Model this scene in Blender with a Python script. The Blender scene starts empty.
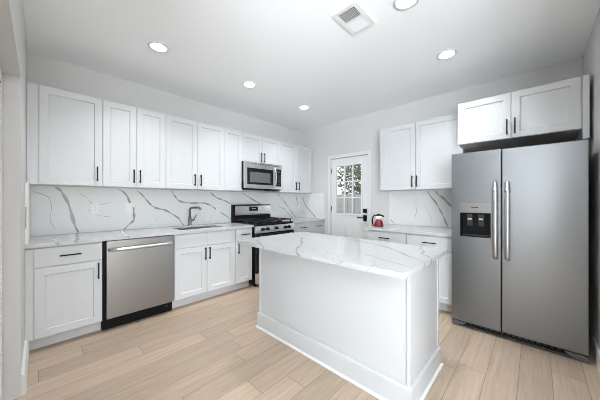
import bpy, bmesh, math, random
from mathutils import Vector, Matrix

random.seed(7)
S = bpy.context.scene
COL = S.collection
PI = math.pi

# ------------------------------------------------------------------ camera
cam = bpy.data.cameras.new('camera')
cam.sensor_fit = 'HORIZONTAL'
cam.sensor_width = 36.0
cam.lens = 247.295 / 600 * 36.0
cam.shift_y = 0.87 / 600
cam.clip_start = 0.02
cam_o = bpy.data.objects.new('camera', cam)
cam_o.location = (-3.7818, -3.5763, 1.2471)
cam_o.rotation_euler = (PI / 2, 0, -0.8106)
COL.objects.link(cam_o)
S.camera = cam_o

# ------------------------------------------------------------------ world, light, exposure
w = bpy.data.worlds.new('world')
S.world = w
w.use_nodes = True
nt = w.node_tree
nt.nodes.clear()
wo = nt.nodes.new('ShaderNodeOutputWorld')
wb = nt.nodes.new('ShaderNodeBackground')
sky = nt.nodes.new('ShaderNodeTexSky')
sky.sky_type = 'HOSEK_WILKIE'
sky.turbidity = 6.0
sky.ground_albedo = 0.5
sky.sun_direction = Vector((-0.3, -0.6, 0.75)).normalized()
mixw = nt.nodes.new('ShaderNodeMixRGB')
mixw.inputs[0].default_value = 0.75
mixw.inputs[2].default_value = (0.93, 0.97, 1.0, 1)
nt.links.new(sky.outputs[0], mixw.inputs[1])
nt.links.new(mixw.outputs[0], wb.inputs[0])
wb.inputs[1].default_value = 2.6
nt.links.new(wb.outputs[0], wo.inputs[0])


def area_light(name, loc, rot, sx, sy, power, color=(1, 1, 1)):
    l = bpy.data.lights.new(name, 'AREA')
    l.shape = 'RECTANGLE'
    l.size, l.size_y = sx, sy
    l.energy = power
    l.color = color
    o = bpy.data.objects.new(name, l)
    o.location = loc
    o.rotation_euler = rot
    COL.objects.link(o)
    return o


# added fill lights, unseen behind the camera, tinted like daylight
area_light('fill_south', (-4.3, -7.55, 1.3), (PI / 2 + 0.6, 0, 0), 1.6, 2.3, 170, (0.83, 0.925, 1.0))
area_light('fill_west', (-5.95, -5.5, 1.3), (0, -PI / 2 - 0.95, 0), 2.3, 2.4, 430, (0.83, 0.925, 1.0))

S.view_settings.view_transform = 'Standard'
S.view_settings.look = 'None'
S.view_settings.gamma = 1
S.view_settings.use_curve_mapping = False
S.view_settings.exposure = 0.15
S.cycles.use_denoising = True
S.cycles.filter_width = 0.9
S.cycles.max_bounces = 14
S.cycles.diffuse_bounces = 8
S.cycles.sample_clamp_indirect = 8
S.cycles.caustics_reflective = False
S.cycles.caustics_refractive = False
LAMP_W = 7.2
LAMP_SPREAD = 2.0

# ------------------------------------------------------------------ materials
def new_mat(name):
    m = bpy.data.materials.new(name)
    m.use_nodes = True
    n = m.node_tree
    b = n.nodes['Principled BSDF']
    return m, n, b


def N(n, typ, **kw):
    x = n.nodes.new(typ)
    for k, v in kw.items():
        setattr(x, k, v)
    return x


def coords(n, scale=(1, 1, 1), rot=(0, 0, 0)):
    tc = N(n, 'ShaderNodeTexCoord')
    mp = N(n, 'ShaderNodeMapping')
    mp.inputs['Scale'].default_value = scale
    mp.inputs['Rotation'].default_value = rot
    n.links.new(tc.outputs['Object'], mp.inputs[0])
    return mp.outputs[0]


def paint(name, color, rough=0.5, spec=0.5, bump=0.0, bscale=200, metal=0.0, var=0.03):
    """a coated or plain surface: slight mottling plus optional fine bump"""
    m, n, b = new_mat(name)
    v = coords(n)
    t = N(n, 'ShaderNodeTexNoise')
    t.inputs['Scale'].default_value = 3.0
    t.inputs['Detail'].default_value = 3.0
    n.links.new(v, t.inputs['Vector'])
    r = N(n, 'ShaderNodeMapRange')
    r.inputs['To Min'].default_value = 1 - var
    r.inputs['To Max'].default_value = 1 + var
    n.links.new(t.outputs['Fac'], r.inputs['Value'])
    mx = N(n, 'ShaderNodeVectorMath', operation='SCALE')
    mx.inputs[0].default_value = color
    n.links.new(r.outputs[0], mx.inputs['Scale'])
    n.links.new(mx.outputs[0], b.inputs['Base Color'])
    b.inputs['Roughness'].default_value = rough
    b.inputs['Metallic'].default_value = metal
    b.inputs['Specular IOR Level'].default_value = spec
    if bump:
        t2 = N(n, 'ShaderNodeTexNoise')
        t2.inputs['Scale'].default_value = bscale
        n.links.new(v, t2.inputs['Vector'])
        bp = N(n, 'ShaderNodeBump')
        bp.inputs['Strength'].default_value = bump
        bp.inputs['Distance'].default_value = 0.002
        n.links.new(t2.outputs['Fac'], bp.inputs['Height'])
        n.links.new(bp.outputs[0], b.inputs['Normal'])
    return m


def steel(name, color, rough, stretch):
    """brushed stainless: fine streaks along one direction"""
    m, n, b = new_mat(name)
    v = coords(n, stretch)
    t = N(n, 'ShaderNodeTexNoise')
    t.inputs['Scale'].default_value = 1.0
    t.inputs['Detail'].default_value = 4.0
    n.links.new(v, t.inputs['Vector'])
    r = N(n, 'ShaderNodeMapRange')
    r.inputs['To Min'].default_value = rough - 0.015
    r.inputs['To Max'].default_value = rough + 0.02
    n.links.new(t.outputs['Fac'], r.inputs['Value'])
    n.links.new(r.outputs[0], b.inputs['Roughness'])
    b.inputs['Base Color'].default_value = (*color, 1)
    b.inputs['Metallic'].default_value = 1.0
    bp = N(n, 'ShaderNodeBump')
    bp.inputs['Strength'].default_value = 0.004
    bp.inputs['Distance'].default_value = 0.0005
    n.links.new(t.outputs['Fac'], bp.inputs['Height'])
    n.links.new(bp.outputs[0], b.inputs['Normal'])
    return m


def marble(name, rough, spec, tone):
    """white quartz with pale cloudy veining"""
    m, n, b = new_mat(name)
    v = coords(n)
    t = N(n, 'ShaderNodeTexNoise')
    t.inputs['Scale'].default_value = 2.2
    t.inputs['Detail'].default_value = 6.0
    t.inputs['Distortion'].default_value = 1.4
    n.links.new(v, t.inputs['Vector'])
    # thin hairlines where the noise crosses one level
    s = N(n, 'ShaderNodeMath', operation='SUBTRACT')
    s.inputs[1].default_value = 0.5
    n.links.new(t.outputs['Fac'], s.inputs[0])
    a = N(n, 'ShaderNodeMath', operation='ABSOLUTE')
    n.links.new(s.outputs[0], a.inputs[0])
    cr = N(n, 'ShaderNodeValToRGB')
    cr.color_ramp.elements[0].position = 0.0
    cr.color_ramp.elements[0].color = (tone * 0.75, tone * 0.75, tone * 0.73, 1)
    cr.color_ramp.elements[1].position = 0.012
    cr.color_ramp.elements[1].color = (tone, tone, tone * 0.992, 1)
    n.links.new(a.outputs[0], cr.inputs[0])
    # the hairlines fade in and out
    t2 = N(n, 'ShaderNodeTexNoise')
    t2.inputs['Scale'].default_value = 1.3
    n.links.new(v, t2.inputs['Vector'])
    r = N(n, 'ShaderNodeMapRange')
    r.inputs['From Min'].default_value = 0.46
    r.inputs['From Max'].default_value = 0.66
    n.links.new(t2.outputs['Fac'], r.inputs['Value'])
    mx = N(n, 'ShaderNodeMixRGB')
    mx.inputs[1].default_value = (tone, tone, tone * 0.992, 1)
    n.links.new(r.outputs[0], mx.inputs[0])
    n.links.new(cr.outputs[0], mx.inputs[2])
    n.links.new(mx.outputs[0], b.inputs['Base Color'])
    b.inputs['Roughness'].default_value = rough
    b.inputs['Specular IOR Level'].default_value = spec
    return m


def oak(name, width=0.171, off=0.071, length=1.25):
    m, n, b = new_mat(name)
    L = n.links
    tc = N(n, 'ShaderNodeTexCoord')
    sp = N(n, 'ShaderNodeSeparateXYZ')
    L.new(tc.outputs['Object'], sp.inputs[0])

    def mt(op, a, c=None):
        x = N(n, 'ShaderNodeMath', operation=op)
        for i, q in enumerate((a, c)):
            if q is None:
                continue
            if isinstance(q, (int, float)):
                x.inputs[i].default_value = q
            else:
                L.new(q, x.inputs[i])
        return x.outputs[0]
    yy = mt('DIVIDE', mt('ADD', sp.outputs['Y'], off + 10 * width), width)
    row = mt('FLOOR', yy)
    fy = mt('FRACT', yy)
    wn = N(n, 'ShaderNodeTexWhiteNoise', noise_dimensions='1D')
    L.new(row, wn.inputs['W'])
    xx = mt('ADD', mt('DIVIDE', sp.outputs['X'], length), mt('MULTIPLY', wn.outputs['Value'], 7.0))
    cell = mt('FLOOR', xx)
    fx = mt('FRACT', xx)
    cid = N(n, 'ShaderNodeCombineXYZ')
    L.new(row, cid.inputs[0])
    L.new(cell, cid.inputs[1])
    wn2 = N(n, 'ShaderNodeTexWhiteNoise', noise_dimensions='2D')
    L.new(cid.outputs[0], wn2.inputs['Vector'])
    # grain, shifted plank by plank
    gv = N(n, 'ShaderNodeCombineXYZ')
    L.new(mt('ADD', mt('MULTIPLY', sp.outputs['X'], 1.6), mt('MULTIPLY', wn2.outputs['Value'], 37.0)), gv.inputs[0])
    L.new(mt('MULTIPLY', sp.outputs['Y'], 26.0), gv.inputs[1])
    g = N(n, 'ShaderNodeTexNoise')
    g.inputs['Scale'].default_value = 1.6
    g.inputs['Detail'].default_value = 7.0
    g.inputs['Roughness'].default_value = 0.62
    g.inputs['Distortion'].default_value = 0.7
    L.new(gv.outputs[0], g.inputs['Vector'])
    cr = N(n, 'ShaderNodeValToRGB')
    cr.color_ramp.elements[0].position = 0.28
    cr.color_ramp.elements[0].color = (0.365, 0.272, 0.195, 1)
    cr.color_ramp.elements[1].position = 0.74
    cr.color_ramp.elements[1].color = (0.50, 0.39, 0.30, 1)
    L.new(g.outputs['Fac'], cr.inputs[0])
    tone = N(n, 'ShaderNodeMapRange')
    tone.inputs['To Min'].default_value = 0.86
    tone.inputs['To Max'].default_value = 1.10
    L.new(wn2.outputs['Value'], tone.inputs['Value'])
    sc = N(n, 'ShaderNodeVectorMath', operation='SCALE')
    L.new(cr.outputs[0], sc.inputs[0])
    L.new(tone.outputs[0], sc.inputs['Scale'])
    # seams
    ey = mt('MULTIPLY', mt('MINIMUM', fy, mt('SUBTRACT', 1.0, fy)), width)
    ex = mt('MULTIPLY', mt('MINIMUM', fx, mt('SUBTRACT', 1.0, fx)), length)
    e = mt('MINIMUM', ey, ex)
    seam = N(n, 'ShaderNodeMapRange')
    seam.inputs['From Min'].default_value = 0.0008
    seam.inputs['From Max'].default_value = 0.0030
    L.new(e, seam.inputs['Value'])
    mx = N(n, 'ShaderNodeMixRGB')
    L.new(seam.outputs[0], mx.inputs[0])
    mx.inputs[1].default_value = (0.22, 0.16, 0.115, 1)
    L.new(sc.outputs[0], mx.inputs[2])
    L.new(mx.outputs[0], b.inputs['Base Color'])
    rr = N(n, 'ShaderNodeMapRange')
    rr.inputs['To Min'].default_value = 0.34
    rr.inputs['To Max'].default_value = 0.5
    L.new(g.outputs['Fac'], rr.inputs['Value'])
    L.new(rr.outputs[0], b.inputs['Roughness'])
    b.inputs['Specular IOR Level'].default_value = 0.4
    bp = N(n, 'ShaderNodeBump')
    bp.inputs['Strength'].default_value = 0.25
    bp.inputs['Distance'].default_value = 0.001
    L.new(seam.outputs[0], bp.inputs['Height'])
    L.new(bp.outputs[0], b.inputs['Normal'])
    return m


def glass(name):
    m, n, b = new_mat(name)
    b.inputs['Base Color'].default_value = (0.97, 0.99, 0.98, 1)
    b.inputs['Roughness'].default_value = 0.0
    b.inputs['Transmission Weight'].default_value = 1.0
    b.inputs['IOR'].default_value = 1.45
    return m


def emit(name, color, strength):
    m, n, b = new_mat(name)
    b.inputs['Base Color'].default_value = (*color, 1)
    b.inputs['Emission Color'].default_value = (*color, 1)
    b.inputs['Emission Strength'].default_value = strength
    return m


def leafy(name, c1, c2):
    m, n, b = new_mat(name)
    t = N(n, 'ShaderNodeTexNoise')
    t.inputs['Scale'].default_value = 9
    n.links.new(coords(n), t.inputs['Vector'])
    cr = N(n, 'ShaderNodeValToRGB')
    cr.color_ramp.elements[0].position = 0.35
    cr.color_ramp.elements[0].color = (*c1, 1)
    cr.color_ramp.elements[1].position = 0.65
    cr.color_ramp.elements[1].color = (*c2, 1)
    n.links.new(t.outputs['Fac'], cr.inputs[0])
    n.links.new(cr.outputs[0], b.inputs['Base Color'])
    b.inputs['Roughness'].default_value = 0.7
    return m


M = {}
M['wall'] = paint('wall_paint', (0.62, 0.61, 0.595), 0.85, 0.2, 0.08, 350, var=0.01)
M['ceiling'] = paint('ceiling_paint', (0.90, 0.915, 0.93), 0.9, 0.1, 0.05, 300, var=0.008)
M['trim'] = paint('trim_white', (0.70, 0.70, 0.70), 0.4, 0.4, var=0.01)
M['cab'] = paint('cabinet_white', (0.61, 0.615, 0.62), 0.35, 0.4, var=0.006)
M['cab_in'] = paint('cabinet_underside', (0.66, 0.64, 0.60), 0.55, 0.3, var=0.02)
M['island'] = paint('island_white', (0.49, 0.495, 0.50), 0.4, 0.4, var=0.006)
M['handle'] = paint('black_handle', (0.006, 0.006, 0.006), 0.45, 0.25)
M['black'] = paint('black_plastic', (0.005, 0.005, 0.0055), 0.5, 0.15)
M['dkgrey'] = paint('dark_grey_casing', (0.03, 0.03, 0.032), 0.45, 0.5)
M['greyfoot'] = paint('grey_foot_cover', (0.12, 0.12, 0.123), 0.4, 0.5)
M['blackglass'] = paint('black_glass', (0.008, 0.008, 0.009), 0.08, 0.35)
M['mwglass'] = paint('microwave_window_mesh', (0.11, 0.11, 0.118), 0.22, 0.5)
M['iron'] = paint('cast_iron', (0.010, 0.010, 0.010), 0.55, 0.4, 0.3, 400)
M['steel_f'] = steel('fridge_steel', (0.255, 0.262, 0.272), 0.34, (350, 350, 2))
M['steel_d'] = steel('dishwasher_steel', (0.32, 0.312, 0.305), 0.33, (2, 2, 350))
M['steel_l'] = steel('light_steel', (0.72, 0.72, 0.715), 0.24, (3, 350, 350))
M['steel_h'] = steel('handle_steel', (0.62, 0.62, 0.62), 0.32, (300, 300, 3))
M['nickel'] = steel('brushed_nickel', (0.27, 0.262, 0.25), 0.28, (200, 200, 200))
M['marble'] = marble('white_marble', 0.13, 0.4, 0.52)
M['island_top'] = marble('island_marble', 0.13, 0.4, 0.43)
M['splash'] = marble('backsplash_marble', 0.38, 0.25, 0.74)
M['vein'] = paint('marble_vein', (0.31, 0.315, 0.31), 0.3, 0.5, var=0.25)
M['veinw'] = paint('marble_warm_vein', (0.36, 0.345, 0.32), 0.25, 0.5, var=0.25)
M['veini'] = paint('island_vein', (0.29, 0.285, 0.275), 0.2, 0.4, var=0.25)
M['floor'] = oak('oak_planks')
M['glass'] = glass('window_glass')
M['lamp'] = emit('lamp_diffuser', (1.0, 0.985, 0.96), 6.0)
M['plate'] = paint('white_plate', (0.78, 0.78, 0.77), 0.35, 0.5)
M['vent'] = paint('vent_white', (0.76, 0.76, 0.76), 0.5, 0.4)
M['duct_shade'] = paint('dark_duct_shade', (0.03, 0.03, 0.03), 0.8, 0.2)
M['red'] = paint('red_enamel', (0.20, 0.012, 0.016), 0.22, 0.6, var=0.08)
M['fence'] = paint('weathered_fence', (0.30, 0.30, 0.29), 0.8, 0.2, 0.2, 60, var=0.15)
M['ground'] = paint('yard_ground', (0.34, 0.33, 0.29), 0.9, 0.2, 0.3, 20, var=0.2)
M['leaf'] = leafy('tree_leaves', (0.07, 0.08, 0.045), (0.22, 0.23, 0.15))
M['bark'] = paint('tree_bark', (0.14, 0.11, 0.085), 0.9, 0.2, 0.5, 30, var=0.2)
M['white'] = paint('soft_white', (0.80, 0.80, 0.78), 0.5, 0.4)
M['display'] = emit('lit_digits', (0.75, 0.85, 0.9), 0.6)


# ------------------------------------------------------------------ mesh helpers
class MB:
    def __init__(self):
        self.bm = bmesh.new()

    def box(self, x0, x1, y0, y1, z0, z1, mi=0, bev=0.0):
        x0, x1 = min(x0, x1), max(x0, x1)
        y0, y1 = min(y0, y1), max(y0, y1)
        z0, z1 = min(z0, z1), max(z0, z1)
        bm = self.bm
        v = [bm.verts.new((x, y, z)) for z in (z0, z1) for y in (y0, y1) for x in (x0, x1)]
        fs = [(0, 2, 3, 1), (4, 5, 7, 6), (0, 1, 5, 4), (2, 6, 7, 3), (0, 4, 6, 2), (1, 3, 7, 5)]
        faces = [bm.faces.new([v[i] for i in f]) for f in fs]
        for f in faces:
            f.material_index = mi
        if bev:
            es = set(e for f in faces for e in f.edges)
            r = bmesh.ops.bevel(bm, geom=list(es), offset=bev, segments=2, profile=0.6, affect='EDGES')
            for f in r['faces']:
                f.material_index = mi
        return self

    def poly(self, pts, mi=0):
        f = self.bm.faces.new([self.bm.verts.new(p) for p in pts])
        f.material_index = mi
        return f

    def prism(self, pts, axis, a, b, mi=0, bev=0.0):
        """extrude a 2D outline along axis ('x','y','z') from a to b"""
        def P(p, t):
            return {'x': (t, p[0], p[1]), 'y': (p[0], t, p[1]), 'z': (p[0], p[1], t)}[axis]
        bm = self.bm
        A = [bm.verts.new(P(p, a)) for p in pts]
        B = [bm.verts.new(P(p, b)) for p in pts]
        fs = [bm.faces.new(A), bm.faces.new(B[::-1])]
        n = len(pts)
        for i in range(n):
            fs.append(bm.faces.new([A[i], B[i], B[(i + 1) % n], A[(i + 1) % n]]))
        for f in fs:
            f.material_index = mi
        if bev:
            es = set(e for f in fs for e in f.edges)
            bmesh.ops.bevel(bm, geom=list(es), offset=bev, segments=2, profile=0.6, affect='EDGES')
        return self

    def tube(self, pts, r, seg=12, mi=0, caps=True):
        """round tube along a list of points; r may be one radius or one per point"""
        bm = self.bm
        pts = [Vector(p) for p in pts]
        rs = r if isinstance(r, (list, tuple)) else [r] * len(pts)
        rings = []
        up = None
        for i, p in enumerate(pts):
            d = (pts[min(i + 1, len(pts) - 1)] - pts[max(i - 1, 0)]).normalized()
            if up is None:
                up = Vector((0, 0, 1)) if abs(d.z) < 0.9 else Vector((1, 0, 0))
            s = d.cross(up).normalized()
            up = s.cross(d).normalized()
            rings.append([bm.verts.new(p + (s * math.cos(2 * PI * k / seg) + up * math.sin(2 * PI * k / seg)) * rs[i]) for k in range(seg)])
        for A, B in zip(rings, rings[1:]):
            for k in range(seg):
                f = bm.faces.new([A[k], A[(k + 1) % seg], B[(k + 1) % seg], B[k]])
                f.material_index = mi
                f.smooth = True
        if caps:
            for R in (rings[0][::-1], rings[-1]):
                f = bm.faces.new(R)
                f.material_index = mi
        return self

    def lathe(self, prof, c=(0, 0, 0), seg=28, mi=0, axis='z'):
        """spin (r, h) profile about an axis through c"""
        bm = self.bm
        rings = []
        for r, h in prof:
            ring = []
            for k in range(seg):
                a = 2 * PI * k / seg
                x, y = r * math.cos(a), r * math.sin(a)
                q = {'z': (x, y, h), 'y': (x, -h, y), 'x': (-h, x, y)}[axis]
                ring.append(bm.verts.new((c[0] + q[0], c[1] + q[1], c[2] + q[2])))
            rings.append(ring)
        for A, B in zip(rings, rings[1:]):
            for k in range(seg):
                f = bm.faces.new([A[k], A[(k + 1) % seg], B[(k + 1) % seg], B[k]])
                f.material_index = mi
                f.smooth = True
        for R in (rings[0], rings[-1]):
            try:
                bm.faces.new(R).material_index = mi
            except ValueError:
                pass
        return self

    def shaker(self, x0, x1, z0, z1, y, th=0.02, stile=0.06, rec=0.011):
        """shaker door: front face at -y, raised frame round a flat recessed panel"""
        bm = self.bm
        yf = -y
        c = 0.002
        b = 0.006

        def ring(dx, yy):
            return [bm.verts.new(p) for p in ((x0 + dx, yy, z0 + dx), (x1 - dx, yy, z0 + dx), (x1 - dx, yy, z1 - dx), (x0 + dx, yy, z1 - dx))]
        R = [ring(0, yf + th), ring(0, yf + c), ring(c, yf), ring(stile, yf), ring(stile + b, yf + rec)]
        bm.faces.new(R[0][::-1])
        for A, B in zip(R, R[1:]):
            for i in range(4):
                bm.faces.new([A[i], A[(i + 1) % 4], B[(i + 1) % 4], B[i]])
        bm.faces.new(R[-1])
        return self

    def vein(self, pts, w, plane, level, mi=1):
        """a mineral vein lying in the face of a slab: smooth band of varying width.
        plane: 'xz' (level = y), 'yz' (level = x), 'xy' (level = z)"""
        P = [Vector(p) for p in pts]
        Q = []
        for i in range(len(P) - 1):
            p0, p1, p2, p3 = P[max(i - 1, 0)], P[i], P[i + 1], P[min(i + 2, len(P) - 1)]
            for k in range(4):
                t = k / 4
                Q.append(0.5 * (2 * p1 + (p2 - p0) * t + (2 * p0 - 5 * p1 + 4 * p2 - p3) * t * t + (3 * p1 - p0 - 3 * p2 + p3) * t ** 3))
        Q.append(P[-1])
        n = len(Q)
        rows = []
        for i, q in enumerate(Q):
            d = (Q[min(i + 1, n - 1)] - Q[max(i - 1, 0)]).normalized()
            s = Vector((-d.y, d.x))
            end = min(1.0, 0.45 + 3.0 * min(i, n - 1 - i) / n)
            hw = 0.5 * w * end * (0.8 + 0.45 * math.sin(i * 0.9 + P[0].x * 7) * random.uniform(0.4, 1))
            rows.append((q + s * hw, q - s * hw))

        def T(p):
            return {'xz': (p.x, level, p.y), 'yz': (level, p.x, p.y), 'xy': (p.x, p.y, level)}[plane]
        vs = [(self.bm.verts.new(T(a)), self.bm.verts.new(T(b))) for a, b in rows]
        for a, b in zip(vs, vs[1:]):
            f = self.bm.faces.new([a[0], a[1], b[1], b[0]])
            f.material_index = mi
        return self


def obj(name, mb, mats, parent=None, fix=True):
    bm = mb.bm
    if fix:
        bmesh.ops.recalc_face_normals(bm, faces=bm.faces[:])
    me = bpy.data.meshes.new(name)
    bm.to_mesh(me)
    bm.free()
    for m in (mats if isinstance(mats, (list, tuple)) else [mats]):
        me.materials.append(m)
    o = bpy.data.objects.new(name, me)
    COL.objects.link(o)
    if parent:
        o.parent = parent
    return o


def tag(o, label, cat, group=None, kind=None):
    if label:
        o['label'] = label
    if cat:
        o['category'] = cat
    if group:
        o['group'] = group
    if kind:
        o['kind'] = kind
    return o


def thing(name, label, cat, loc=(0, 0, 0), rz=0.0, group=None):
    o = bpy.data.objects.new(name, None)
    o.empty_display_size = 0.1
    COL.objects.link(o)
    o.location = loc
    o.rotation_euler = (0, 0, rz)
    return tag(o, label, cat, group)


def struct(name, mb, mats, label=None, cat=None):
    o = obj(name, mb, mats)
    o['kind'] = 'structure'
    if label:
        o['label'] = label
    if cat:
        o['category'] = cat
    return o


# ------------------------------------------------------------------ the setting
XW, YS, H = -3.866, -3.927, 2.703       # west wall face, south wall face, ceiling
b = MB().box(-6.2, 0.0, -7.8, 0.0, -0.1, 0.0)
struct('floor', b, M['floor'], 'pale oak plank floor running away from the camera', 'floor')
b = MB().box(-6.2, 0.15, -7.8, 0.15, H, H + 0.1)
struct('ceiling', b, M['ceiling'], 'flat white ceiling with recessed lights', 'ceiling')
b = MB().box(XW - 0.25, 0.0, 0.0, 0.15, 0, H)
struct('wall_north', b, M['wall'], 'light grey wall above the long row of upper cabinets', 'wall')
# east wall round the entry door opening
DY0, DY1, DZ = -0.785, -1.547, 2.03
b = MB()
b.box(0, 0.15, DY0, 0.15, 0, H)
b.box(0, 0.15, -7.8, DY1, 0, H)
b.box(0, 0.15, DY1, DY0, DZ, H)
struct('wall_east', b, M['wall'], 'light grey wall holding the entry door and the refrigerator', 'wall')
b = MB().box(-2.55, 0.0, YS - 0.12, YS, 0, H)
struct('wall_south', b, M['wall'], 'light grey wall close beside the refrigerator', 'wall')
# west wall with the closet opening: the opening's edge (jamb) is at JY
JY, CY1, CZ = -1.20, -2.90, 2.035
b = MB()
b.box(XW - 0.25, XW, JY, 0.0, 0, H)
b.box(XW - 0.25, XW, CY1, JY, CZ, H)
b.box(XW - 0.25, XW, -3.0, CY1, 0, H)
b.box(XW - 0.25, XW - 0.20, CY1, JY, 0, CZ)
struct('wall_west', b, M['wall'], 'white wall end beside the louvered closet at far left', 'wall')
# assumed unseen living space behind the camera: outer piers, openings placed for the light
b = MB()
b.box(-6.2, -6.05, -7.8, -7.3, 0, H)
b.box(-6.2, -6.05, -4.25, -2.85, 0, H)
b.box(-6.2, -6.05, -7.3, -4.25, 2.5, H)
b.box(-6.05, XW - 0.25, -3.0, -2.85, 0, H)
struct('wall_living_west', b, M['wall'])
b = MB()
b.box(-6.2, -5.1, -7.8, -7.65, 0, H)
b.box(-1.3, 0.0, -7.8, -7.65, 0, H)
b.box(-5.1, -1.3, -7.8, -7.65, 2.5, H)
struct('wall_living_south', b, M['wall'])

# skirting
b = MB().prism([(XW, 0), (XW + 0.024, 0), (XW + 0.022, 0.10), (XW + 0.014, 0.125), (XW, 0.135)], 'y', JY + 0.002, -0.551)
struct('baseboard_west', b, M['trim'], 'white skirting board at the foot of the west wall', 'baseboard')
b = MB().prism([(YS, 0), (YS + 0.014, 0), (YS + 0.014, 0.12), (YS + 0.008, 0.135), (YS, 0.14)], 'x', -2.55, -0.66)
struct('baseboard_south', b, M['trim'], 'white skirting board right of the refrigerator', 'baseboard')

# entry door casing
b = MB()
for y0, y1 in ((DY0 + 0.004, DY0 + 0.062), (DY1 - 0.062, DY1 - 0.004)):
    b.box(-0.016, 0.0, y0, y1, 0, DZ + 0.062, bev=0.003)
b.box(-0.016, 0.0, DY1 - 0.004, DY0 + 0.004, DZ + 0.004, DZ + 0.062, bev=0.003)
struct('trim_1', b, M['trim'], 'white casing round the entry door', 'trim')

# entry door: slab with a nine-pane light
t = thing('door_1', 'white entry door with nine panes of glass and black lever', 'door', (0.03, (DY0 + DY1) / 2, 0.006), -PI / 2)
t['kind'] = 'structure'
hw = 0.378
gx0, gx1, gz0, gz1 = -0.287, 0.282, 0.985, 1.905     # glazed opening, local (x to the right)
b = MB()
y0, y1 = -0.02, 0.022
b.box(-hw, gx0, y0, y1, 0, 2.018)
b.box(gx1, hw, y0, y1, 0, 2.018)
b.box(gx0, gx1, y0, y1, 0, gz0)
b.box(gx0, gx1, y0, y1, gz1, 2.018)
# two embossed lower panels
for px0, px1 in ((-0.27, -0.03), (0.03, 0.27)):
    b.box(px0, px1, y0 - 0.003, y0, 0.16, 0.82, bev=0.002)
    b.box(px0 + 0.035, px1 - 0.035, y0 - 0.007, y0 - 0.003, 0.195, 0.785, bev=0.002)
obj('door_slab', b, M['trim'], t)
b = MB()
fw = 0.032
for (a0, a1, c0, c1) in ((gx0, gx0 + fw, gz0, gz1), (gx1 - fw, gx1, gz0, gz1), (gx0 + fw, gx1 - fw, gz0, gz0 + fw), (gx0 + fw, gx1 - fw, gz1 - fw, gz1)):
    b.box(a0, a1, y0 - 0.012, y0 + 0.03, c0, c1, bev=0.003)
gw, gh = (gx1 - gx0 - 2 * fw), (gz1 - gz0 - 2 * fw)
for k in (1, 2):
    x = gx0 + fw + gw * k / 3
    b.box(x - 0.011, x + 0.011, y0 - 0.008, y0 + 0.026, gz0 + fw, gz1 - fw)
    z = gz0 + fw + gh * k / 3
    b.box(gx0 + fw, gx1 - fw, y0 - 0.0075, y0 + 0.0255, z - 0.011, z + 0.011)
fr = obj('window_frame', b, M['trim'], t)
for i in range(3):
    for j in range(3):
        b = MB()
        xa = gx0 + fw + gw * i / 3 + (0.011 if i else 0)
        xb = gx0 + fw + gw * (i + 1) / 3 - (0.011 if i < 2 else 0)
        za = gz0 + fw + gh * j / 3 + (0.011 if j else 0)
        zb = gz0 + fw + gh * (j + 1) / 3 - (0.011 if j < 2 else 0)
        b.box(xa, xb, y0 + 0.008, y0 + 0.012, za, zb)
        obj('pane', b, M['glass'], fr)
for z in (1.80, 1.10, 0.28):
    b = MB().tube([(-hw - 0.001, y0 - 0.006, z - 0.045), (-hw - 0.001, y0 - 0.006, z + 0.045)], 0.006, 8)
    b.box(-hw + 0.0, -hw + 0.02, y0 - 0.004, y0, z - 0.045, z + 0.045)
    obj('hinge', b, M['nickel'], t)
b = MB().box(0.298, 0.360, y0 - 0.022, y0, 1.040, 1.105, bev=0.003)
obj('deadbolt', b, M['handle'], t)
b = MB().box(0.298, 0.360, y0 - 0.014, y0, 0.895, 1.000, bev=0.003)
b.tube([(0.33, y0 - 0.012, 0.955), (0.33, y0 - 0.05, 0.955)], 0.011, 12)
b.box(0.205, 0.342, y0 - 0.058, y0 - 0.044, 0.945, 0.965, bev=0.003)
obj('lever_handle', b, M['handle'], t)

# louvered closet doors
def louver_leaf(parent, y1, y0, z0, z1, x):
    b = MB()
    st = 0.045
    b.box(x - 0.028, x, y0, y0 + st, z0, z1)
    b.box(x - 0.028, x, y1 - st, y1, z0, z1)
    for a, c in ((z0, z0 + 0.11), (z1 - 0.07, z1), ((z0 + z1) / 2 - 0.04, (z0 + z1) / 2 + 0.04)):
        b.box(x - 0.028, x, y0 + st, y1 - st, a, c)
    z = z0 + 0.12
    while z < z1 - 0.08:
        if abs(z - (z0 + z1) / 2) > 0.05:
            b.prism([(x - 0.027, z + 0.022), (x - 0.023, z + 0.026), (x - 0.002, z + 0.004), (x - 0.006, z)], 'y', y0 + st, y1 - st)
        z += 0.03
    return obj('louver_panel', b, M['trim'], parent)


t = thing('door_2', 'white louvered folding closet door at the left edge', 'door')
t['kind'] = 'structure'
ly = JY - 0.006
for k in range(4):
    louver_leaf(t, ly - k * 0.423, ly - k * 0.423 - 0.417, 0.012, CZ - 0.012, XW - 0.075)
del ly


# ------------------------------------------------------------------ cabinets
def bar_handle(cx, cz, y, ln, vertical, parent):
    """black square bar pull on two posts; the front it sits on is at -y"""
    b = MB()
    h = ln / 2
    r = 0.0055
    if vertical:
        b.box(cx - r, cx + r, -y - 0.034, -y - 0.023, cz - h, cz + h, bev=0.0015)
        for s in (-1, 1):
            b.box(cx - r * .8, cx + r * .8, -y - 0.024, -y, cz + s * h * .78 - r, cz + s * h * .78 + r)
    else:
        b.box(cx - h, cx + h, -y - 0.034, -y - 0.023, cz - r, cz + r, bev=0.0015)
        for s in (-1, 1):
            b.box(cx + s * h * .78 - r, cx + s * h * .78 + r, -y - 0.024, -y, cz - r * .8, cz + r * .8)
    return obj('handle', b, M['handle'], parent)


G = 0.002   # half of the gap between neighbouring fronts


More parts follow.
